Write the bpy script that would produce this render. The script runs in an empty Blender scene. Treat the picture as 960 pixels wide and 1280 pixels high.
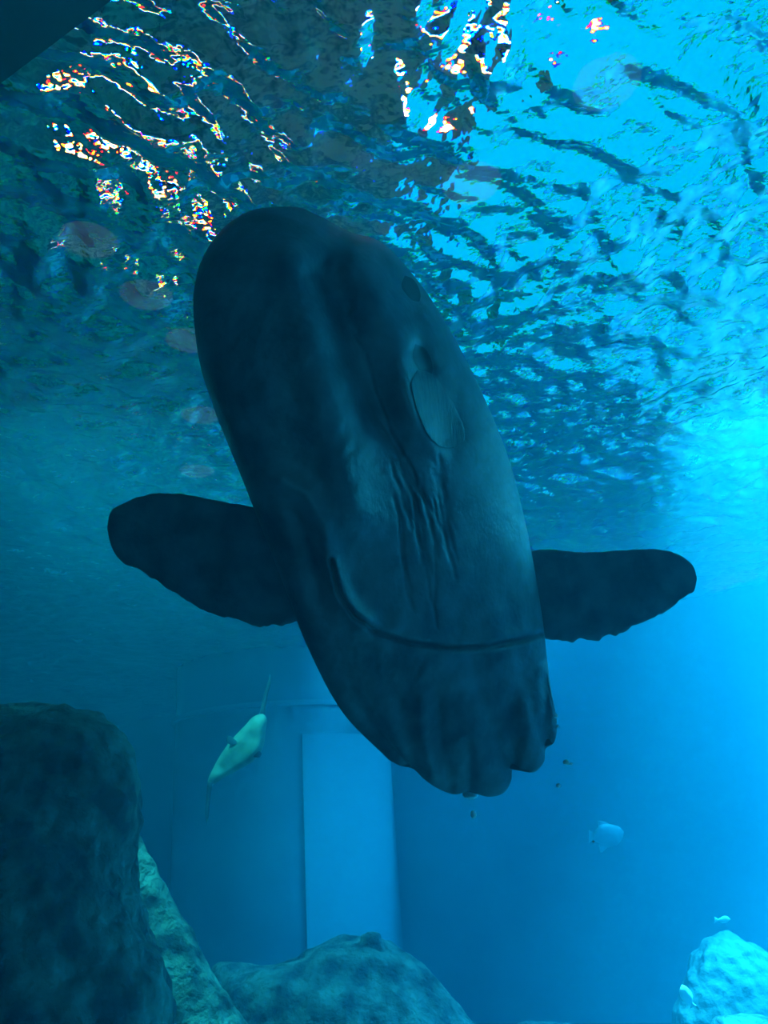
import bpy, bmesh, math, random
import numpy as np
from mathutils import Vector, Matrix, noise

# ------------------------------------------------------------------ camera
F = 985.0                       # focal length in pixels of the 960x1280 frame
CAM = Vector((0.0, 0.0, 4.5))
PITCH, ROLL = math.radians(22.0), math.radians(-4.0)
ROT = Matrix.Rotation(math.pi / 2 + PITCH, 3, 'X') @ Matrix.Rotation(ROLL, 3, 'Z')
NPROT = np.array(ROT); NPCAM = np.array(CAM)
SURF = 7.1                      # still-water level above the tank floor

scene = bpy.context.scene
COL = scene.collection
cam_data = bpy.data.cameras.new('camera')
cam = bpy.data.objects.new('camera', cam_data); COL.objects.link(cam)
cam.location = CAM; cam.rotation_euler = ROT.to_euler()
cam_data.sensor_fit = 'VERTICAL'; cam_data.sensor_height = 36.0
cam_data.lens = 36.0 * F / 1280.0
cam_data.clip_start = 0.02
scene.camera = cam


def at(px, py, d):
    """pixels + depth along the view axis -> world (arrays allowed)"""
    px, py, d = np.broadcast_arrays(np.asarray(px, float), np.asarray(py, float), np.asarray(d, float))
    loc = np.stack([(px - 480) / F * d, (640 - py) / F * d, -d], -1)
    return loc @ NPROT.T + NPCAM


def ray(px, py):
    v = NPROT @ np.array([(px - 480) / F, (640 - py) / F, -1.0])
    return v / np.linalg.norm(v)


def on_plane_z(px, py, z):
    r = ray(px, py)
    return NPCAM + r * ((z - CAM.z) / r[2])


def through_surface(px, py, h, ior=1.333):
    """where the eye, looking up through flat water at this pixel, meets height SURF+h"""
    p = on_plane_z(px, py, SURF); r = ray(px, py)
    hz = np.array([r[0], r[1], 0.0]) * ior
    s = min(np.linalg.norm(hz), 0.97)
    hz = hz / np.linalg.norm(hz)
    return p + (hz * s / math.sqrt(1 - s * s) + np.array([0, 0, 1.0])) * h


# ------------------------------------------------------------------ world, lights, exposure
world = bpy.data.worlds.new('world'); scene.world = world
world.use_nodes = True
bg = world.node_tree.nodes['Background']
bg.inputs[0].default_value = (0.0, 0.56, 0.95, 1); bg.inputs[1].default_value = 1.25

vs = scene.view_settings
vs.view_transform = 'Standard'; vs.look = 'None'; vs.gamma = 1.0; vs.exposure = 0.0
vs.use_curve_mapping = False
cy = scene.cycles
cy.use_denoising = True
cy.max_bounces = 7; cy.diffuse_bounces = 2; cy.glossy_bounces = 4; cy.transmission_bounces = 5
cy.volume_bounces = 1; cy.transparent_max_bounces = 8
cy.caustics_reflective = False; cy.caustics_refractive = False
cy.sample_clamp_indirect = 4.0; cy.sample_clamp_direct = 0.0


def area_light(name, loc, target, size, power, color, size_y=None):
    l = bpy.data.lights.new(name, 'AREA'); l.energy = power; l.color = color
    l.shape = 'RECTANGLE'; l.size = size; l.size_y = size_y or size
    o = bpy.data.objects.new(name, l); COL.objects.link(o); o.location = loc
    o.rotation_euler = (Vector(target) - Vector(loc)).to_track_quat('-Z', 'Y').to_euler()
    return o


def spot_light(name, loc, target, power, color, angle, blend=0.6, radius=0.12):
    l = bpy.data.lights.new(name, 'SPOT'); l.energy = power; l.color = color
    l.spot_size = math.radians(angle); l.spot_blend = blend; l.shadow_soft_size = radius
    o = bpy.data.objects.new(name, l); COL.objects.link(o); o.location = loc
    o.rotation_euler = (Vector(target) - Vector(loc)).to_track_quat('-Z', 'Y').to_euler()
    return o


BLUE = (0.03, 0.64, 1.0)
# lamps over the water on the bright side of the tank, outside the picture
spot_light('overhead_lamp_right_offscreen', (8.0, 8.0, 11.0), (5.0, 11.0, 0), 3600000, BLUE, 100, radius=0.25)
spot_light('overhead_lamp_right_near_offscreen', (5.5, 4.5, 11.0), (5.2, 6.2, 0), 11500000, BLUE, 66, radius=0.25)
# light of the viewing hall entering by the big window behind the camera
area_light('viewing_window_offscreen', (1.2, -1.8, 4.6), (0.6, 3.0, 5.2), 4.0, 32, (0.10, 0.72, 0.90), 2.6)


def beam(name, px, py, power, color, angle, z=SURF + 1.2):
    p = on_plane_z(px, py, SURF)
    spot_light(name, (p[0], p[1], z), (p[0], p[1], 0), power, color, angle)


beam('beam_light_right', 930, 530, 2700000, (0.08, 0.85, 1.0), 54)
beam('beam_light_back', 925, 722, 300000, (0.10, 0.8, 1.0), 30)
_p = on_plane_z(95, 525, SURF)
spot_light('beam_light_left', (_p[0] - .2, _p[1] - .4, SURF + 1.2), (-1.7, 6.6, 5.0), 560000, (0.04, 0.80, 0.85), 74)


# ------------------------------------------------------------------ helpers
def link(name, verts, faces, mat=None, parent=None, smooth=True, origin=None):
    """mesh object from world-space arrays; origin = world point of its own pivot"""
    v = np.asarray(verts, float)
    if origin is None:
        origin = Vector((0, 0, 0)) if parent is None else parent.matrix_world.translation.copy()
    v = v - np.array(origin)
    me = bpy.data.meshes.new(name)
    me.from_pydata(v.tolist(), [], [list(map(int, f)) for f in faces]) if not isinstance(faces, np.ndarray) else fast(me, v, faces)
    me.update()
    if smooth:
        me.polygons.foreach_set('use_smooth', np.ones(len(me.polygons), bool))
    o = bpy.data.objects.new(name, me); COL.objects.link(o)
    if parent is None:
        o.location = origin
    else:
        o.parent = parent
    if mat: me.materials.append(mat)
    return o


def fast(me, v, quads):
    me.vertices.add(len(v)); me.vertices.foreach_set('co', v.ravel())
    me.loops.add(quads.size); me.loops.foreach_set('vertex_index', quads.ravel().astype(np.int32))
    me.polygons.add(len(quads))
    me.polygons.foreach_set('loop_start', np.arange(0, quads.size, 4, dtype=np.int32))
    me.update(calc_edges=True); me.validate()


def tag(o, label=None, cat=None, group=None, kind=None):
    if label: o['label'] = label
    if cat: o['category'] = cat
    if group: o['group'] = group
    if kind: o['kind'] = kind
    return o


def thing(name, loc, label, cat, group=None):
    o = bpy.data.objects.new(name, None); COL.objects.link(o)
    o.location = loc; o.empty_display_size = 0.1
    o.matrix_world = Matrix.Translation(loc)
    return tag(o, label, cat, group)


def spline(pts, t):
    """cubic (Catmull-Rom style, uneven knots) through rows (t, a, b, ...)"""
    pts = np.asarray(pts, float); k = pts[:, 0]; v = pts[:, 1:]
    m = np.gradient(v, k, axis=0) if len(k) > 2 else np.repeat((v[1:] - v[:-1]) / (k[1] - k[0]), 2, 0)
    t = np.clip(np.asarray(t, float), k[0], k[-1])
    i = np.clip(np.searchsorted(k, t, side='right') - 1, 0, len(k) - 2)
    h = (k[i + 1] - k[i])[:, None]; s = ((t - k[i]) / (k[i + 1] - k[i]))[:, None]
    return ((2 * s**3 - 3 * s**2 + 1) * v[i] + (s**3 - 2 * s**2 + s) * h * m[i]
            + (-2 * s**3 + 3 * s**2) * v[i + 1] + (s**3 - s**2) * h * m[i + 1])


def chord_spline(pts, n):
    """n points along a smooth curve through 2-D points, by arc length"""
    p = np.asarray(pts, float)
    d = np.concatenate([[0], np.cumsum(np.linalg.norm(np.diff(p, axis=0), axis=1))])
    return spline(np.column_stack([d, p]), np.linspace(0, d[-1], n))


def sstep(a, b, x):
    t = np.clip((x - a) / (b - a), 0, 1); return t * t * (3 - 2 * t)


def line_dist(pts, x, y):
    p = np.asarray(pts, float); best = np.full(np.shape(x), 1e9)
    for (ax, ay), (bx, by) in zip(p[:-1], p[1:]):
        dx, dy = bx - ax, by - ay
        t = np.clip(((x - ax) * dx + (y - ay) * dy) / (dx * dx + dy * dy), 0, 1)
        best = np.minimum(best, np.hypot(x - ax - t * dx, y - ay - t * dy))
    return best


def lattice_noise(x, y, seed=0, oct=3):
    """smooth value noise on arrays"""
    out = np.zeros(np.shape(x)); amp = 1.0; tot = 0
    for o in range(oct):
        xi = np.floor(x).astype(int); yi = np.floor(y).astype(int)
        fx = x - xi; fy = y - yi
        fx = fx * fx * (3 - 2 * fx); fy = fy * fy * (3 - 2 * fy)

        def h(a, b):
            n = (a * 374761393 + b * 668265263 + (seed + o * 17) * 974634777) & 0xffffffff
            n = ((n ^ (n >> 13)) * 1274126177) & 0xffffffff
            return ((n ^ (n >> 16)) & 0xffff) / 32767.5 - 1
        out += amp * ((h(xi, yi) * (1 - fx) + h(xi + 1, yi) * fx) * (1 - fy)
                      + (h(xi, yi + 1) * (1 - fx) + h(xi + 1, yi + 1) * fx) * fy)
        tot += amp; amp *= 0.5; x = x * 2.03 + 5.1; y = y * 2.03 + 1.7
    return out / tot


def ring_faces(rows, m, cap0=True, cap1=True):
    r = np.arange(rows - 1)[:, None] * m; c = np.arange(m)[None, :]; c2 = (c + 1) % m
    q = np.stack([r + c, r + m + c, r + m + c2, r + c2], -1).reshape(-1, 4)
    return q


# ------------------------------------------------------------------ materials
def mat(name):
    m = bpy.data.materials.new(name); m.use_nodes = True
    return m, m.node_tree.nodes, m.node_tree.links


def noisy(name, c1, c2, scale, rough=0.8, bump=0.0, bscale=None, spec=0.3, stretch=(1, 1, 1), detail=5, lo=0.35, hi=0.65, bdist=0.02):
    m, n, l = mat(name); b = n['Principled BSDF']
    tc = n.new('ShaderNodeTexCoord'); mp = n.new('ShaderNodeMapping'); mp.inputs['Scale'].default_value = stretch
    l.new(tc.outputs['Object'], mp.inputs[0])
    t = n.new('ShaderNodeTexNoise'); t.inputs['Scale'].default_value = scale; t.inputs['Detail'].default_value = detail
    l.new(mp.outputs[0], t.inputs['Vector'])
    r = n.new('ShaderNodeValToRGB'); r.color_ramp.elements[0].position = lo; r.color_ramp.elements[1].position = hi
    r.color_ramp.elements[0].color = (*c1, 1); r.color_ramp.elements[1].color = (*c2, 1)
    l.new(t.outputs[0], r.inputs[0]); l.new(r.outputs[0], b.inputs['Base Color'])
    b.inputs['Roughness'].default_value = rough; b.inputs['Specular IOR Level'].default_value = spec
    if bump:
        t2 = n.new('ShaderNodeTexNoise'); t2.inputs['Scale'].default_value = bscale or scale * 4; t2.inputs['Detail'].default_value = 6
        l.new(mp.outputs[0], t2.inputs['Vector'])
        bp = n.new('ShaderNodeBump'); bp.inputs['Strength'].default_value = bump; bp.inputs['Distance'].default_value = bdist
        l.new(t2.outputs[0], bp.inputs['Height']); l.new(bp.outputs[0], b.inputs['Normal'])
    return m


def emit(name, color, strength):
    m, n, l = mat(name); n.remove(n['Principled BSDF'])
    e = n.new('ShaderNodeEmission'); e.inputs[0].default_value = (*color, 1); e.inputs[1].default_value = strength
    l.new(e.outputs[0], n['Material Output'].inputs[0]); return m


def water_material():
    m, n, l = mat('tank_water'); n.remove(n['Principled BSDF']); out = n['Material Output']
    prev = None
    tc = n.new('ShaderNodeTexCoord')
    t = n.new('ShaderNodeTexNoise'); t.inputs['Scale'].default_value = 15; t.inputs['Detail'].default_value = 1.6
    l.new(tc.outputs['Object'], t.inputs['Vector'])
    bp = n.new('ShaderNodeBump'); bp.inputs['Strength'].default_value = 0.7; bp.inputs['Distance'].default_value = 0.02
    l.new(t.outputs[0], bp.inputs['Height'])
    for c, ior in (((1, 0, 0), 1.315), ((0, 1, 0), 1.333), ((0, 0, 1), 1.355)):
        g = n.new('ShaderNodeBsdfGlass'); g.inputs['Color'].default_value = (*c, 1); g.inputs['IOR'].default_value = ior
        g.inputs['Roughness'].default_value = 0.0; l.new(bp.outputs[0], g.inputs['Normal'])
        if prev is None: prev = g
        else:
            a = n.new('ShaderNodeAddShader'); l.new(prev.outputs[0], a.inputs[0]); l.new(g.outputs[0], a.inputs[1]); prev = a
    tr = n.new('ShaderNodeBsdfTransparent')
    mx = n.new('ShaderNodeMixShader'); mx.inputs[0].default_value = 0.004
    l.new(prev.outputs[0], mx.inputs[1]); l.new(tr.outputs[0], mx.inputs[2]); l.new(mx.outputs[0], out.inputs['Surface'])
    sc = n.new('ShaderNodeVolumeScatter'); sc.inputs['Color'].default_value = (0.03, 0.70, 1.0, 1); sc.inputs['Density'].default_value = 0.029
    sc.inputs['Anisotropy'].default_value = 0.3
    ab = n.new('ShaderNodeVolumeAbsorption'); ab.inputs['Color'].default_value = (0.0, 0.64, 0.79, 1); ab.inputs['Density'].default_value = 0.17
    av = n.new('ShaderNodeAddShader'); l.new(sc.outputs[0], av.inputs[0]); l.new(ab.outputs[0], av.inputs[1])
    l.new(av.outputs[0], out.inputs['Volume'])
    return m


M_WATER = water_material()
M_WALL = noisy('painted_tank_wall', (0.10, 0.16, 0.19), (0.16, 0.23, 0.26), 0.6, 0.7)
M_FLOOR = noisy('tank_floor_sand', (0.14, 0.14, 0.12), (0.22, 0.21, 0.18), 1.5, 0.95, 0.4, 12)
M_CEIL = noisy('hall_ceiling', (0.12, 0.15, 0.14), (0.55, 0.55, 0.42), 0.5, 0.9, lo=0.42, hi=0.6, detail=2)
M_FRAME = noisy('black_window_frame', (0.010, 0.008, 0.009), (0.016, 0.012, 0.013), 3, 0.6)
M_PILLAR = noisy('pillar_coating', (0.10, 0.17, 0.20), (0.14, 0.22, 0.25), 0.8, 0.35, spec=0.5)
M_PANEL = noisy('pillar_acrylic', (0.24, 0.36, 0.40), (0.28, 0.40, 0.45), 0.5, 0.22, spec=0.6)
M_ROCK = noisy('algae_rock', (0.03, 0.04, 0.04), (0.30, 0.36, 0.26), 4.5, 0.95, 1.0, 14, lo=0.38, hi=0.66, detail=9, bdist=0.08)
M_ROCK2 = noisy('dark_rock', (0.025, 0.032, 0.034), (0.20, 0.24, 0.20), 5.0, 0.95, 1.0, 16, detail=9, bdist=0.08)
M_REEF = noisy('pale_reef', (0.06, 0.10, 0.08), (0.22, 0.28, 0.22), 1.8, 0.95, 0.8, 8, bdist=0.08)
M_SKIN = noisy('sunfish_skin', (0.04, 0.055, 0.06), (0.15, 0.185, 0.19), 5.0, 0.55, 0.4, 60, lo=0.36, hi=0.64, detail=9, bdist=0.006)
M_FIN = noisy('sunfish_fin', (0.035, 0.045, 0.048), (0.09, 0.11, 0.115), 9, 0.6, 0.4, 50, bdist=0.006)
M_FIN2 = noisy('pectoral_fin_skin', (0.02, 0.025, 0.028), (0.10, 0.12, 0.12), 30, 0.6, 0.3, 60, stretch=(2.5, 1, 0.35), bdist=0.006)
M_EYE2 = noisy('gill_dark', (0.004, 0.005, 0.006), (0.010, 0.012, 0.012), 5, 0.8)
M_SKIN2 = noisy('pale_sunfish_skin', (0.16, 0.20, 0.12), (0.34, 0.38, 0.26), 5, 0.55)
M_PALE = noisy('silvery_scales', (0.60, 0.70, 0.72), (0.80, 0.88, 0.88), 6, 0.4)
M_BUBBLE = noisy('bubble_skin', (0.85, 0.95, 0.95), (0.9, 0.97, 0.97), 6, 0.05, spec=1.0)
M_GHOST = noisy('dull_scales', (0.35, 0.42, 0.44), (0.45, 0.52, 0.54), 6, 0.6)
M_EYE = noisy('sunfish_eye', (0.004, 0.005, 0.006), (0.008, 0.01, 0.012), 5, 0.12, spec=0.6)

# ------------------------------------------------------------------ structure
BL = np.array([-7.5, 19.0, SURF]); BR = on_plane_z(880, 745, SURF)
bdir = (BR - BL); bdir[2] = 0; bdir /= np.linalg.norm(bdir)
bnor = np.array([-bdir[1], bdir[0], 0])
if bnor[1] < 0: bnor = -bnor
print('back wall', BL, BR)


def prism(name, poly, z0, z1, m, **kw):
    n = len(poly)
    v = [(x, y, z0) for x, y in poly] + [(x, y, z1) for x, y in poly]
    f = [list(range(n))[::-1], [n + i for i in range(n)]] + [[i, (i + 1) % n, n + (i + 1) % n, n + i] for i in range(n)]
    return link(name, v, f, m, smooth=False, **kw)


XL, XR, YF = -7.5, 11.0, -2.0


def back_at(x):
    t = (x - BL[0]) / bdir[0]; return BL[1] + t * bdir[1]


TOPW = SURF + 0.5
tag(prism('wall_back', [(XL - 0.4, back_at(XL - 0.4)), (XR + 0.4, back_at(XR + 0.4)),
                        (XR + 0.4, back_at(XR + 0.4) + 0.4), (XL - 0.4, back_at(XL - 0.4) + 0.4)], -0.3, TOPW, M_WALL), kind='structure')
tag(prism('wall_left', [(XL - 0.4, YF), (XL, YF), (XL, back_at(XL)), (XL - 0.4, back_at(XL - 0.4))], -0.3, TOPW, M_WALL), kind='structure')
tag(prism('wall_right', [(XR, YF), (XR + 0.4, YF), (XR + 0.4, back_at(XR + 0.4)), (XR, back_at(XR))], -0.3, TOPW, M_WALL), kind='structure')
tag(prism('floor', [(XL, YF), (XR, YF), (XR, back_at(XR)), (XL, back_at(XL))], -0.3, 0.0, M_FLOOR), kind='structure')
CEIL = SURF + 6.0
tag(prism('ceiling', [(-12, -8), (2.2, -8), (2.2, 30), (-12, 30)], CEIL, CEIL + 0.3, M_CEIL), kind='structure')
tag(prism('wall_hall_left', [(-12.3, -8), (-12, -8), (-12, 30), (-12.3, 30)], TOPW, CEIL, M_CEIL), kind='structure')
tag(prism('wall_hall_back', [(-12, 30), (2.2, 30), (2.2, 30.3), (-12, 30.3)], TOPW, CEIL, M_CEIL), kind='structure')

# window frame edge that cuts the upper corner of the view
a = at(-60, 150, 0.9); b = at(200, -45, 0.9)
ux = (b - a) / np.linalg.norm(b - a); back = NPROT @ np.array([0, 0, 1.0]); up = np.cross(back, ux)
if up @ (NPROT @ np.array([0, 1.0, 0])) < 0: up = -up
fv = []
for e in (a - ux * 0.5, b + ux * 0.5):
    for s, t in ((0, 0), (0.35, 0), (0.35, 0.12), (0, 0.12)):
        fv.append(e + up * s + back * t)
tag(link('trim_1', fv, [[0, 1, 2, 3], [7, 6, 5, 4]] + [[i, (i + 1) % 4 + 0, (i + 1) % 4 + 4, i + 4][::-1] for i in range(4)], M_FRAME, smooth=False), kind='structure')


# water body: rippled top, closed below outside the walls
def water():
    rng = np.random.default_rng(4)
    x0, x1, y0, y1 = XL - 0.45, XR + 0.45, YF - 0.5, 21.0
    nx, ny = 800, 800
    t = np.linspace(-1, 1, nx); t = 0.35 * t + 0.65 * t ** 3
    gx = np.where(t < 0, 1 + t * (1 - x0), 1 + t * (x1 - 1))
    gy = y0 + (y1 - y0) * (np.linspace(0, 1, ny) ** 1.6)
    X, Y = np.meshgrid(gx, gy)
    Z = np.zeros_like(X)
    wx = X + 0.25 * np.sin(1.3 * Y + 0.4) + 0.12 * np.sin(3.1 * Y + 2 * X)
    wy = Y + 0.25 * np.sin(1.1 * X + 1.0) + 0.12 * np.sin(2.7 * X - Y)
    for i in range(70):
        lam = 0.09 * (5.5 ** rng.random())
        th = rng.normal(2.2, 0.9)
        k = 2 * math.pi / lam
        Z += 0.0062 * lam ** 0.90 * np.sin(k * (wx * math.cos(th) + wy * math.sin(th)) + rng.random() * 6.283)
    V = np.stack([X, Y, Z + SURF], -1).reshape(-1, 3)
    idx = np.arange(nx * ny).reshape(ny, nx)
    q = np.stack([idx[:-1, :-1], idx[:-1, 1:], idx[1:, 1:], idx[1:, :-1]], -1).reshape(-1, 4)
    rim = np.concatenate([idx[0, :], idx[1:, -1], idx[-1, -2::-1], idx[-2:0:-1, 0]])
    nb = len(rim); base = len(V)
    low = V[rim].copy(); low[:, 2] = -0.6
    V = np.concatenate([V, low])
    j = np.arange(nb); j2 = (j + 1) % nb
    side = np.stack([rim[j], base + j, base + j2, rim[j2]], -1)
    c = len(V); V = np.concatenate([V, [[(x0 + x1) / 2, (y0 + y1) / 2, -0.6]]])
    h = np.arange(0, nb - 1, 2)
    bot = np.stack([np.full(len(h), c), base + (h + 2) % nb, base + h + 1, base + h], -1)
    if nb % 2: bot = np.concatenate([bot, [[c, base, base + nb - 1, base + nb - 1]]])
    return link('tank_water', V, np.concatenate([q, side, bot]), M_WATER)


w = tag(water(), 'clear blue water filling the tank with a rippled surface overhead', 'water', kind='stuff')



# floodlights hung above the water
def floodlight(x, y, z, label, color, strength, r=0.14):
    root = thing('floodlight', Vector((x, y, z)), label, 'lamp', 'floodlights above the water')
    k = 20; v = []; f = []
    for (rr, zz) in ((r * .5, .34), (r * .8, .30), (r * 1.0, .12), (r * 1.15, 0.0), (r * 1.05, 0.0), (r * .95, .04)):
        for t in range(k): v.append((x + rr * math.cos(t * 2 * math.pi / k), y + rr * math.sin(t * 2 * math.pi / k), z + zz))
    for a_ in range(5):
        for t in range(k): f.append([a_ * k + t, a_ * k + (t + 1) % k, (a_ + 1) * k + (t + 1) % k, (a_ + 1) * k + t])
    f.append(list(range(k)))
    link('housing', v, f, M_FRAME, parent=root)
    lv = [(x + r * .95 * math.cos(t * 2 * math.pi / k), y + r * .95 * math.sin(t * 2 * math.pi / k), z + .05) for t in range(k)]
    lv += [(x + r * .5 * math.cos(t * 2 * math.pi / k), y + r * .5 * math.sin(t * 2 * math.pi / k), z + .02) for t in range(k)]
    lf = [[t, k + t, k + (t + 1) % k, (t + 1) % k] for t in range(k)] + [[k + t for t in range(k)]]
    link('lens', lv, lf, emit('lamp_glow', color, strength), parent=root)
    link('hanger_rod', [(x + a_ * .012, y + b_ * .012, zz) for zz in (z + .33, CEIL + (0 if x < 2.2 else 0)) for a_, b_ in ((-1, -1), (1, -1), (1, 1), (-1, 1))],
         [[0, 1, 5, 4], [1, 2, 6, 5], [2, 3, 7, 6], [3, 0, 4, 7]], M_FRAME, parent=root, smooth=False)


for i, (x, y) in enumerate([(-2.75, 6.2), (-2.45, 7.1), (-2.2, 8.0), (-2.5, 9.8), (-3.0, 11.6)]):
    floodlight(x, y, 10.1, 'warm white floodlight, %s from the window end of the row over the shaded water' % ('first', 'second', 'third', 'fourth', 'fifth')[i], (1.0, 0.93, 0.82), 8, 0.3)
floodlight(1.05, 5.8, 10.1, 'warm white floodlight hung by itself over the middle of the water', (1.0, 0.93, 0.82), 8, 0.3)
floodlight(2.1, 4.8, 10.1, 'large pinkish floodlight hung at the open edge of the ceiling', (1.0, 0.80, 0.72), 5, 0.3)

# round pillar rising through the water
pc = on_plane_z(352, 885, SURF); pd = math.hypot(pc[0], pc[1])
e1 = ray(215, 1040); e2 = ray(492, 1060)
half = (math.atan2(e2[0], e2[1]) - math.atan2(e1[0], e1[1])) / 2
mid = (math.atan2(e2[0], e2[1]) + math.atan2(e1[0], e1[1])) / 2
PD = 13.2; PRD = PD * math.sin(half); PX, PY = PD * math.sin(mid), PD * math.cos(mid)
print('pillar', PX, PY, PRD, back_at(PX))
pillar = thing('round_pillar', (PX, PY, 0), 'broad round pillar with a ring collar and pale curved panel rising from the floor', 'pillar')


def arc_wall(name, m, r0, r1, z0, z1, a0, a1, n=64, parent=None):
    full = abs(a1 - a0) >= 2 * math.pi - 1e-6
    v = []; f = []
    for i in range(n + (0 if full else 1)):
        t = a0 + (a1 - a0) * i / n
        for r, z in ((r0, z0), (r1, z0), (r1, z1), (r0, z1)):
            v.append((PX + r * math.cos(t), PY + r * math.sin(t), z))
    k = n + (0 if full else 1)
    for i in range(n if full else n):
        j = (i + 1) % k
        for s in range(4):
            f.append([4 * i + s, 4 * j + s, 4 * j + (s + 1) % 4, 4 * i + (s + 1) % 4])
    if not full:
        f += [[3, 2, 1, 0], [4 * n, 4 * n + 1, 4 * n + 2, 4 * n + 3]]
    o = link(name, v, f, m, parent=parent, smooth=False)
    return o


face = math.atan2(-PY, -PX)
RINGZ = CAM.z + (PD - PRD) * math.tan(math.radians(8.6))
arc_wall('drum', M_PILLAR, PRD - 0.2, PRD, 0.0, SURF + 0.6, 0, 2 * math.pi, 96, pillar)
arc_wall('ring_collar', M_PANEL, PRD, PRD + 0.07, RINGZ, RINGZ + 0.07, 0, 2 * math.pi, 96, pillar)
arc_wall('curved_panel', M_PANEL, PRD - 0.02, PRD + 0.05, 0.0, RINGZ - 0.4, face + 0.16, face + 1.35, 48, pillar)


# ------------------------------------------------------------------ lofted bodies
def loft(name, rows, D, m, parent, nrow=120, ncol=60, hf=None, hb=None, zc=None, bottom=None, bstart=0.7, relief=None, vpow=1.0, edge=None):
    """closed body between two outlines. rows: (v, lx, ly, rx, ry) in pixels; hf/hb: (v, px) half depth to front/back;
    zc(x, y, v) centre depth offset towards the eye (px); relief(x, y, u, v) extra front height (px)."""
    v = np.linspace(0, 1, nrow) ** vpow
    c = spline(rows, v)
    Lp, Rp = c[:, :2], c[:, 2:4]
    th = np.linspace(0, 2 * math.pi, 2 * ncol, endpoint=False)
    u = (1 - np.cos(th)) / 2                      # 0 left .. 1 right .. 0
    sgn = np.sin(th)
    X = Lp[:, 0:1] * (1 - u) + Rp[:, 0:1] * u
    Y = Lp[:, 1:2] * (1 - u) + Rp[:, 1:2] * u
    if bottom is not None:
        B = chord_spline(bottom, 400)
        bu = np.linspace(0, 1, 400)
        w_ = sstep(bstart, 1, v)[:, None]
        X = X + w_ * (np.interp(u, bu, B[:, 0]) - (Lp[-1, 0] * (1 - u) + Rp[-1, 0] * u))
        Y = Y + w_ * (np.interp(u, bu, B[:, 1]) - (Lp[-1, 1] * (1 - u) + Rp[-1, 1] * u))
    if edge is not None:
        dx, dy = edge(u[None, :] + 0 * v[:, None], v[:, None] + 0 * u[None, :], X, Y); X = X + dx; Y = Y + dy
    HF = spline(hf, v); HB = spline(hb or hf, v)
    front = np.maximum(sgn, 0) ** 0.85; backs = np.maximum(-sgn, 0) ** 0.85
    Z = HF * front - HB * backs
    U = u[None, :] + 0 * v[:, None]; VV = v[:, None] + 0 * u[None, :]
    if zc is not None: Z = Z + zc(X, Y, VV)
    if relief is not None: Z = Z + relief(X, Y, U, VV) * np.clip(sgn * 3.0, 0, 1)
    s = D / F
    P = at(X, Y, D - Z * s).reshape(-1, 3)
    mm = 2 * ncol
    q = ring_faces(nrow, mm)
    n0 = len(P)
    caps = np.array([P[:mm].mean(0), P[-mm:].mean(0)])
    P = np.concatenate([P, caps])
    j = np.arange(0, mm, 2)
    c0 = np.stack([np.full(len(j), n0), j, j + 1, (j + 2) % mm], -1)
    o_ = (nrow - 1) * mm
    c1 = np.stack([np.full(len(j), n0 + 1), o_ + (j + 2) % mm, o_ + j + 1, o_ + j], -1)
    return link(name, P, np.concatenate([c0, q, c1]), m, parent=parent)


# --- the big ocean sunfish
FD = 2.6
base = at(470, 640, FD)
fish = thing('ocean_sunfish', Vector(base), 'huge dark ocean sunfish hanging upright with long fins spread to both sides', 'fish')
ROWS = [(0, 345, 258, 345, 258), (.03, 318, 262, 372, 259), (.07, 290, 276, 395, 268), (.14, 258, 313, 436, 289), (.22, 242, 368, 478, 304),
        (.30, 247, 440, 520, 348), (.40, 268, 512, 562, 412), (.50, 296, 582, 602, 490), (.60, 325, 655, 636, 574),
        (.70, 356, 735, 660, 668), (.80, 386, 812, 677, 765), (.90, 428, 890, 687, 848), (1.0, 486, 950, 696, 898)]
BOT = [(486, 950), (500, 957), (516, 961), (530, 974), (548, 986), (570, 993), (584, 990), (597, 993), (612, 996), (630, 991), (639, 976),
       (642, 960), (652, 964), (668, 965), (680, 952), (683, 935), (691, 930), (696, 914), (696, 898)]
rnd = random.Random(7)
WR = []
for i in range(22):
    x0 = 500 + 62 * rnd.random(); y0 = 560 + 90 * rnd.random(); ln = 50 + 100 * rnd.random(); p = [(x0 - 12, y0)]
    for k in range(1, 6): p.append((x0 - 12 + (k * 4 if y0 < 640 else k * 1.5) + rnd.uniform(-4, 4), y0 + ln * k / 5))
    WR.append((p, rnd.uniform(-3.0, -1.2), rnd.uniform(1.8, 3.2)))
for i in range(9):
    o = i * 5
    WR.append(([(425 + o * .8, 400 + o), (437 + o * .8, 450 + o), (460 + o * .8, 505 + o), (488 + o * .8, 555 + o), (512 + o * .7, 600 + o)], -1.8, 2.2))
CREASE = [(414, 700), (424, 742), (442, 770), (470, 790), (510, 803), (560, 810), (610, 808), (650, 801), (682, 790)]


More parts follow.
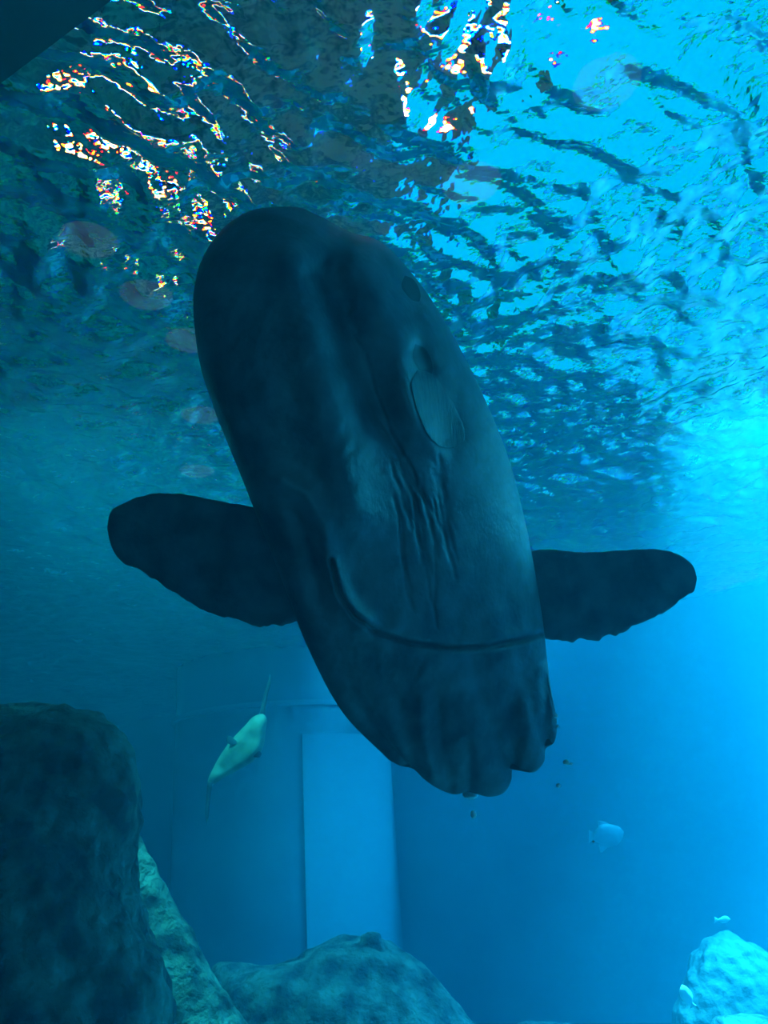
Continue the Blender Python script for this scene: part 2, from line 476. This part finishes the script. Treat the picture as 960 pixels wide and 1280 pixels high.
def body_relief(x, y, u, v):
    z = np.zeros_like(x)
    g = lambda pts, a, w: a * np.exp(-(line_dist(pts, x, y) / w) ** 2)
    z += g([(366, 320), (384, 400), (404, 480), (424, 560), (440, 640)], 26, 34)          # cheek ridge
    z += g([(408, 345), (436, 430), (468, 500), (494, 545)], -28, 24)                        # hollow beside it
    z += g([(452, 330), (496, 410), (512, 470), (514, 530)], 25, 27)
    z += g([(500, 450), (512, 505), (545, 562)], 9, 10)                                      # rim around pectoral base
    z += g([(530, 470), (548, 510), (565, 540)], -9, 22)                                     # pectoral recess
    z += g([(523, 438), (533, 460)], -16, 9)                                                 # gill slit
    z += g([(505, 345), (525, 372)], -12, 14)                                                # eye hollow
    z += g([(488, 318), (505, 345), (540, 400), (560, 450)], 8, 14)
    z += g([(352, 600), (382, 618), (402, 655), (412, 700), (432, 755), (455, 778)], 20, 15) # fold over fin root
    z += g([(372, 640), (392, 700), (400, 750)], -10, 14)
    z += g(CREASE, -13, 3.2)
    step = line_dist(CREASE, x, y)
    z -= 8 * sstep(0, 60, step) * sstep(414, 470, x) * (y > np.interp(x, [p[0] for p in CREASE], [p[1] for p in CREASE]))
    # fringe ribs of the tail
    for pts, a_, w_ in (([(527, 872), (531, 920), (540, 968)], 13, 9), ([(545, 870), (552, 930), (560, 980)], -8, 9),
                        ([(580, 860), (592, 920), (612, 985)], 10, 16), ([(640, 880), (642, 925), (641, 962)], -12, 8),
                        ([(655, 870), (662, 920), (668, 958)], 9, 10), ([(500, 880), (512, 930), (516, 958)], -8, 9),
                        ([(682, 850), (684, 900), (684, 930)], -10, 6), ([(585, 930), (588, 970), (586, 992)], -10, 7),
                        ([(470, 860), (490, 910), (500, 945)], 7, 14)):
        z += g(pts, a_ * .65, w_)
    z += 3 * lattice_noise(x / 30 + y / 60, y / 75, 21, 3) * sstep(0.03, 0.12, v)
    for p, a_, w_ in WR: z += g(p, a_, w_)
    z += 3.5 * lattice_noise(x / 46, y / 60, 3) * sstep(0.05, 0.2, v)
    z += 1.4 * lattice_noise(x / 13, y / 15, 9, 2) * sstep(0.72, 0.8, v)
    return z


AX = lambda y: np.interp(y, [258, 500, 960], [360, 440, 590])
BODY = loft('body', ROWS, FD, M_SKIN, fish, nrow=430, ncol=260, vpow=1.25,
     hf=[(0, 0), (.03, 50), (.08, 85), (.16, 118), (.3, 140), (.5, 140), (.7, 112), (.85, 66), (1, 14)],
     hb=[(0, 0), (.03, 50), (.08, 85), (.16, 118), (.3, 140), (.5, 140), (.7, 112), (.85, 66), (1, 14)],
     zc=lambda x, y, v: -0.55 * (x - AX(y)) * (1 - 0.5 * sstep(.75, 1, v)), bottom=BOT, bstart=.62, relief=body_relief)


def ragged(seed, amp, lo):
    def f(u, v, x, y):
        n = amp * lattice_noise(x / 11, 0 * y + seed, seed, 2) * sstep(lo, 1, u) + 0.35 * amp * lattice_noise(x / 9, 0 * y + 3.3, seed + 5, 2) * (1 - sstep(0, .3, u))
        return n * 0.3, n
    return f


loft('anal_fin', [(0, 134, 660, 134, 660), (.03, 136, 645, 137, 676), (.09, 146, 634, 150, 699), (.2, 178, 620, 182, 717), (.35, 222, 617, 224, 744),
                  (.5, 262, 624, 262, 764), (.65, 300, 631, 300, 777), (.8, 340, 636, 340, 783), (1, 410, 630, 404, 770)],
     FD, M_FIN, fish, nrow=130, ncol=60, vpow=1.6, edge=ragged(2, 4, .6),
     hf=[(0, 1), (.2, 7), (.6, 13), (1, 24)], zc=lambda x, y, v: 40 - 0.10 * (x - 380) - 60 * sstep(0, 1, 1 - v))
loft('dorsal_fin', [(0, 871, 722, 871, 722), (.03, 868, 711, 868, 734), (.1, 855, 697, 854, 749), (.2, 832, 688, 828, 768), (.35, 795, 687, 792, 785),
                    (.5, 765, 689, 760, 796), (.7, 724, 690, 722, 801), (.85, 690, 687, 690, 800), (1, 640, 690, 640, 795)],
     FD, M_FIN, fish, nrow=130, ncol=60, vpow=1.6, edge=ragged(8, 3.5, .6),
     hf=[(0, 1), (.2, 7), (.6, 12), (1, 20)], zc=lambda x, y, v: -105 - 0.15 * (x - 660))
def ball(name, px, py, D, r, m, parent, sq=(1, 1, 1), seg=24):
    bm = bmesh.new(); bmesh.ops.create_uvsphere(bm, u_segments=seg, v_segments=seg // 2, radius=r)
    me = bpy.data.meshes.new(name); bm.to_mesh(me); bm.free()
    me.polygons.foreach_set('use_smooth', np.ones(len(me.polygons), bool)); me.materials.append(m)
    o = bpy.data.objects.new(name, me); COL.objects.link(o)
    p = Vector(at(px, py, D)) - (parent.matrix_world.translation if parent else Vector((0, 0, 0)))
    o.location = p; o.scale = sq; o.rotation_euler = ROT.to_euler()
    if parent: o.parent = parent
    return o


from mathutils.bvhtree import BVHTree
_bm = bmesh.new(); _bm.from_mesh(BODY.data); BVH = BVHTree.FromBMesh(_bm); _bm.free()


def skin_z(x, y):
    """height (px towards the eye) of the fish's flank under each pixel"""
    out = np.zeros(np.shape(x)); fx = np.ravel(x); fy = np.ravel(y); o = out.ravel()
    org = CAM - fish.matrix_world.translation; fwd = Vector(NPROT @ np.array([0, 0, -1.0]))
    for i in range(len(fx)):
        h = BVH.ray_cast(org, Vector(ray(fx[i], fy[i])))
        if h[0] is not None: o[i] = (FD - (h[0] - org).dot(fwd)) * F / FD
    return o.reshape(np.shape(x))


loft('pectoral_fin', [(0, 522, 462, 522, 462), (.1, 515, 476, 537, 466), (.3, 518, 500, 558, 492), (.55, 528, 530, 574, 520), (.8, 541, 551, 581, 542), (.93, 556, 560, 578, 553), (1, 568, 560, 568, 560)],
     FD, M_FIN2, fish, nrow=44, ncol=26, hf=[(0, 1), (.3, 3.5), (.7, 3.5), (1, 1)],
     zc=lambda x, y, v: skin_z(x, y) + 1.5 + 2.5 * v)
loft('gill_opening', [(0, 519, 430, 519, 430), (.2, 516, 441, 529, 434), (.6, 520, 456, 539, 450), (.85, 528, 466, 541, 462), (1, 536, 469, 540, 467)],
     FD, M_EYE2, fish, nrow=30, ncol=20, hf=[(0, .5), (.5, 1.5), (1, .5)], zc=lambda x, y, v: skin_z(x, y) + 0.8)
loft('eye', [(0, 506, 344, 506, 344), (.2, 502, 354, 514, 347), (.6, 508, 368, 524, 361), (.85, 516, 376, 526, 371), (1, 524, 378, 525, 377)],
     FD, M_EYE2, fish, nrow=30, ncol=20, hf=[(0, .5), (.5, 3), (1, .5)], zc=lambda x, y, v: skin_z(x, y) - 0.6)

# ------------------------------------------------------------------ rocks
cP, sP = math.cos(PITCH), math.sin(PITCH)


def rock(name, rows, D, m, label, depth, seed, amp=14, nrow=150, ncol=110, lean=0.0, freq=1.0, rid=0.7):
    o = loft(name, rows, D, m, None, nrow=nrow, ncol=ncol, hf=[(0, 0), (.04, depth * .35), (.15, depth * .7), (.5, depth), (1, depth * 1.2)],
             zc=lambda x, y, v: F * (1 - (cP + (rows[0][2] - 640) / F * sP) / (cP + (y - 640) / F * sP)))
    me = o.data
    co = np.zeros(len(me.vertices) * 3); me.vertices.foreach_get('co', co); co = co.reshape(-1, 3)
    no = np.zeros(len(me.vertices) * 3); me.vertex_normals.foreach_get('vector', no); no = no.reshape(-1, 3)
    s = D / F * amp; fr = freq * 5 / D
    dsp = np.array([noise.ridged_multi_fractal(Vector(c) * (1.0 * fr) + Vector((seed, 0, 0)), 0.9, 2.1, 5, 1.0, 2.0) * rid - rid * 1.4 + 1.2 * noise.noise(Vector(c) * (1.7 * fr) + Vector((0, seed, 0)))
                    + 0.45 * noise.noise(Vector(c) * (9 * fr)) for c in co])
    co2 = co + no * (dsp * s)[:, None]
    co2[:, 2] = np.maximum(co2[:, 2], 0.0)
    piv = co2.min(0) * .5 + co2.max(0) * .5; piv[2] = co2[:, 2].min()
    me.vertices.foreach_set('co', (co2 - piv).ravel()); me.update(); o.location = piv
    return tag(o, label, 'rock', 'reef rocks in the tank')


rock('reef_rock', [(0, 40, 880, 40, 880), (.02, -40, 890, 100, 884), (.06, -90, 915, 140, 905), (.12, -130, 960, 160, 950), (.2, -160, 1020, 175, 1012),
                   (.3, -180, 1100, 180, 1080), (.42, -200, 1190, 190, 1160), (.55, -220, 1300, 200, 1250), (.75, -260, 1600, 220, 1580), (1, -300, 2200, 240, 2200)],
     4.0, M_ROCK, 'tall algae-covered boulder with a rounded shoulder, highest of the rocks', 150, 3.0, amp=16, rid=0.25)
rock('reef_rock', [(0, 165, 1040, 165, 1040), (.03, 140, 1058, 188, 1066), (.09, 110, 1090, 212, 1118), (.17, 90, 1140, 238, 1168), (.25, 80, 1190, 262, 1206), (.4, 70, 1270, 320, 1280),
                   (.6, 60, 1400, 360, 1400), (1, 40, 1900, 400, 1900)], 5.35, M_ROCK, 'sloping rock ledge leaning against the tall boulder', 60, 5.0, amp=9, rid=0.3, nrow=110, ncol=80)
rock('reef_rock', [(0, 430, 1166, 430, 1166), (.03, 395, 1174, 468, 1172), (.08, 350, 1194, 520, 1196), (.15, 290, 1206, 565, 1238), (.25, 260, 1225, 600, 1278),
                   (.45, 230, 1300, 660, 1360), (1, 170, 1680, 760, 1680)], 7.2, M_ROCK2, 'low dark mound of rock with a ridged crest in front of the pillar', 120, 9.0, amp=11)
rock('reef_rock', [(0, 462, 1163, 462, 1163), (.1, 453, 1167, 472, 1165), (.3, 450, 1175, 477, 1174), (.6, 448, 1188, 482, 1188), (1, 440, 1215, 500, 1215)],
     6.9, M_ROCK2, 'small knob of rock sitting on the crest of the dark mound', 14, 2.0, amp=2.5, nrow=50, ncol=40, freq=3)
rock('reef_rock', [(0, 690, 1270, 690, 1270), (.05, 660, 1277, 722, 1276), (.15, 630, 1290, 750, 1290), (.4, 620, 1330, 775, 1330), (1, 640, 1560, 800, 1560)],
     8.4, M_ROCK2, 'dark flat-topped rock low in the open water beyond the mound', 60, 12.0, amp=7, nrow=70, ncol=60)
rock('reef_rock', [(0, 908, 1160, 908, 1160), (.03, 888, 1172, 926, 1168), (.09, 868, 1195, 955, 1180), (.18, 850, 1225, 990, 1205), (.3, 835, 1260, 1020, 1240), (.5, 830, 1310, 1050, 1300), (1, 825, 1560, 1120, 1560)],
     8.2, M_REEF, 'pale encrusted reef outcrop fading into the blue haze', 60, 15.0, amp=11, freq=1.5)
rock('reef_rock', [(0, 925, 1261, 925, 1261), (.05, 900, 1267, 950, 1265), (.15, 885, 1280, 972, 1280), (.4, 865, 1320, 1000, 1320), (1, 820, 1700, 1060, 1700)],
     6.4, M_ROCK2, 'round dark rock in front of the pale reef outcrop', 45, 21.0, amp=6, nrow=70, ncol=60)

# ------------------------------------------------------------------ the other fish
D2 = 7.0
f2 = thing('ocean_sunfish', Vector(at(295, 940, D2)), 'small pale green ocean sunfish swimming head-on in front of the pillar', 'fish')
R2 = [(0, 329, 892, 329, 892), (.06, 320, 894, 333, 897), (.2, 306, 907, 332, 914), (.4, 289, 925, 329, 934), (.58, 276, 943, 320, 949), (.75, 267, 959, 303, 960),
      (.9, 260, 975, 279, 973), (1, 260, 985, 264, 983)]
loft('body', R2, D2, M_SKIN2, f2, nrow=70, ncol=40, hf=[(0, 0), (.06, 9), (.3, 24), (.6, 24), (.9, 10), (1, 1)],
     zc=lambda x, y, v: 0.35 * (x - 295), relief=lambda x, y, u, v: -9 * np.exp(-(line_dist([(312, 925), (296, 945), (280, 960)], x, y) / 12) ** 2))
loft('dorsal_fin', [(0, 338, 843, 338, 843), (.1, 335.5, 850, 338.5, 850), (.5, 330, 868, 335, 868), (1, 323, 898, 331, 898)], D2, M_FIN, f2, nrow=40, ncol=12,
     hf=[(0, .5), (.3, 2), (1, 4)], hb=[(0, 8), (.3, 22), (1, 30)])
loft('anal_fin', [(0, 258, 1031, 258, 1031), (.1, 257, 1024, 260, 1024), (.5, 257, 1006, 262, 1006), (1, 259, 978, 266, 978)], D2, M_FIN, f2, nrow=40, ncol=12,
     hf=[(0, .5), (.3, 2), (1, 4)], hb=[(0, 8), (.3, 22), (1, 30)])
loft('pectoral_fin', [(0, 284, 920, 284, 920), (.2, 283, 924, 288, 920), (.6, 285, 929, 293, 924), (1, 291, 932, 299, 928)], D2, M_FIN, f2, nrow=16, ncol=10,
     hf=[(0, .5), (.5, 1.5), (1, 2)], zc=lambda x, y, v: 16 + 0 * x)
loft('mouth', [(0, 313, 938, 313, 938), (.3, 314, 942, 322, 938), (.7, 316, 946, 327, 942), (1, 324, 947, 326, 945)], D2, M_EYE2, f2, nrow=16, ncol=10,
     hf=[(0, .5), (.5, 2), (1, .5)], zc=lambda x, y, v: 23 + 0 * x)

D3 = 5.6
f3 = thing('reef_fish', Vector(at(858, 1243, D3)), 'small silvery white fish swimming above the dark rock', 'fish')
loft('body', [(0, 852, 1231, 852, 1231), (.1, 850, 1235, 856, 1232), (.4, 850, 1243, 862, 1239), (.7, 854, 1251, 866, 1247), (.9, 859, 1255, 866, 1252), (1, 864, 1256, 866, 1254)], D3, M_PALE, f3, nrow=40, ncol=24,
     hf=[(0, 0), (.1, 2), (.5, 4), (1, 1)])
loft('tail_fin', [(0, 864, 1254, 866, 1253), (.5, 863, 1258, 868, 1255), (1, 862, 1261, 871, 1257)], D3, M_PALE, f3, nrow=12, ncol=10, hf=[(0, 1), (1, .6)])
loft('dorsal_fin', [(0, 857, 1233, 857, 1233), (.5, 863, 1238, 861, 1240), (1, 867, 1246, 864, 1247)], D3, M_PALE, f3, nrow=12, ncol=10, hf=[(0, .5), (1, .5)])

D4 = 9.8
f4 = thing('reef_fish', Vector(at(760, 1046, D4)), 'deep-bodied pale fish, a faint ghost in the open blue water', 'fish')
loft('body', [(0, 780, 1040, 780, 1040), (.08, 776, 1035, 779, 1045), (.3, 766, 1031, 772, 1056), (.55, 754, 1030, 758, 1058), (.8, 747, 1034, 746, 1053), (1, 742, 1042, 742, 1049)], D4, M_GHOST, f4, nrow=40, ncol=24,
     hf=[(0, 0), (.1, 3), (.5, 6), (1, 2)])
loft('tail_fin', [(0, 744, 1043, 744, 1048), (.5, 740, 1040, 740, 1051), (1, 736, 1037, 736, 1054)], D4, M_GHOST, f4, nrow=12, ncol=10, hf=[(0, 1), (1, .6)])
loft('anal_fin', [(0, 763, 1056, 749, 1055), (.6, 757, 1062, 749, 1060), (1, 752, 1066, 750, 1065)], D4, M_GHOST, f4, nrow=12, ncol=10, hf=[(0, 1), (1, .6)])
loft('dorsal_fin', [(0, 765, 1033, 748, 1034), (.6, 758, 1028, 747, 1030), (1, 750, 1026, 747, 1027)], D4, M_GHOST, f4, nrow=12, ncol=10, hf=[(0, 1), (1, .6)])

D5 = 7.4
f5 = thing('reef_fish', Vector(at(905, 1150, D5)), 'tiny pale fish hovering over the top of the reef outcrop', 'fish')
loft('body', [(0, 913, 1149, 913, 1149), (.2, 910, 1146, 910, 1152), (.5, 905, 1145, 905, 1154), (.85, 899, 1148, 899, 1152), (1, 897, 1149, 897, 1151)], D5, M_PALE, f5, nrow=24, ncol=16, hf=[(0, 0), (.2, 2), (.6, 2), (1, .6)])
loft('tail_fin', [(0, 898, 1149, 898, 1151), (1, 893, 1146, 893, 1154)], D5, M_PALE, f5, nrow=8, ncol=8, hf=[(0, .6), (1, .4)])

# ------------------------------------------------------------------ air bubbles
BUB = 'air bubbles rising past the sunfish'
for px, py, r, sq, lab in ((708, 953, 4.2, .8, 'bright round air bubble, largest of the few beside the sunfish tail fringe'),
                           (714, 955, 2.2, .9, 'small air bubble touching the bright round one beside the tail fringe'),
                           (698, 982, 3.0, .9, 'dim air bubble a little under the bright one beside the tail fringe'),
                           (588, 993, 10, .55, 'wide flattened air bubble pressed under the sunfish tail fringe'),
                           (592, 1018, 4.0, 1.3, 'drop-shaped air bubble rising toward the wide flattened one'),
                           (695, 895, 2.6, 1, 'tiny air bubble clinging to the edge of the sunfish tail'),
                           (697, 908, 1.8, 1, 'pinpoint air bubble close under the one clinging to the tail'),
                           (742, 1052, 1.6, 1, 'lone pinpoint air bubble by the faint ghostly fish')):
    d = 2.75 if px < 650 else 2.6
    tag(ball('air_bubble', px, py, d, r * d / F, M_BUBBLE, None, (1, sq, 1), 16), lab, 'bubble', BUB)
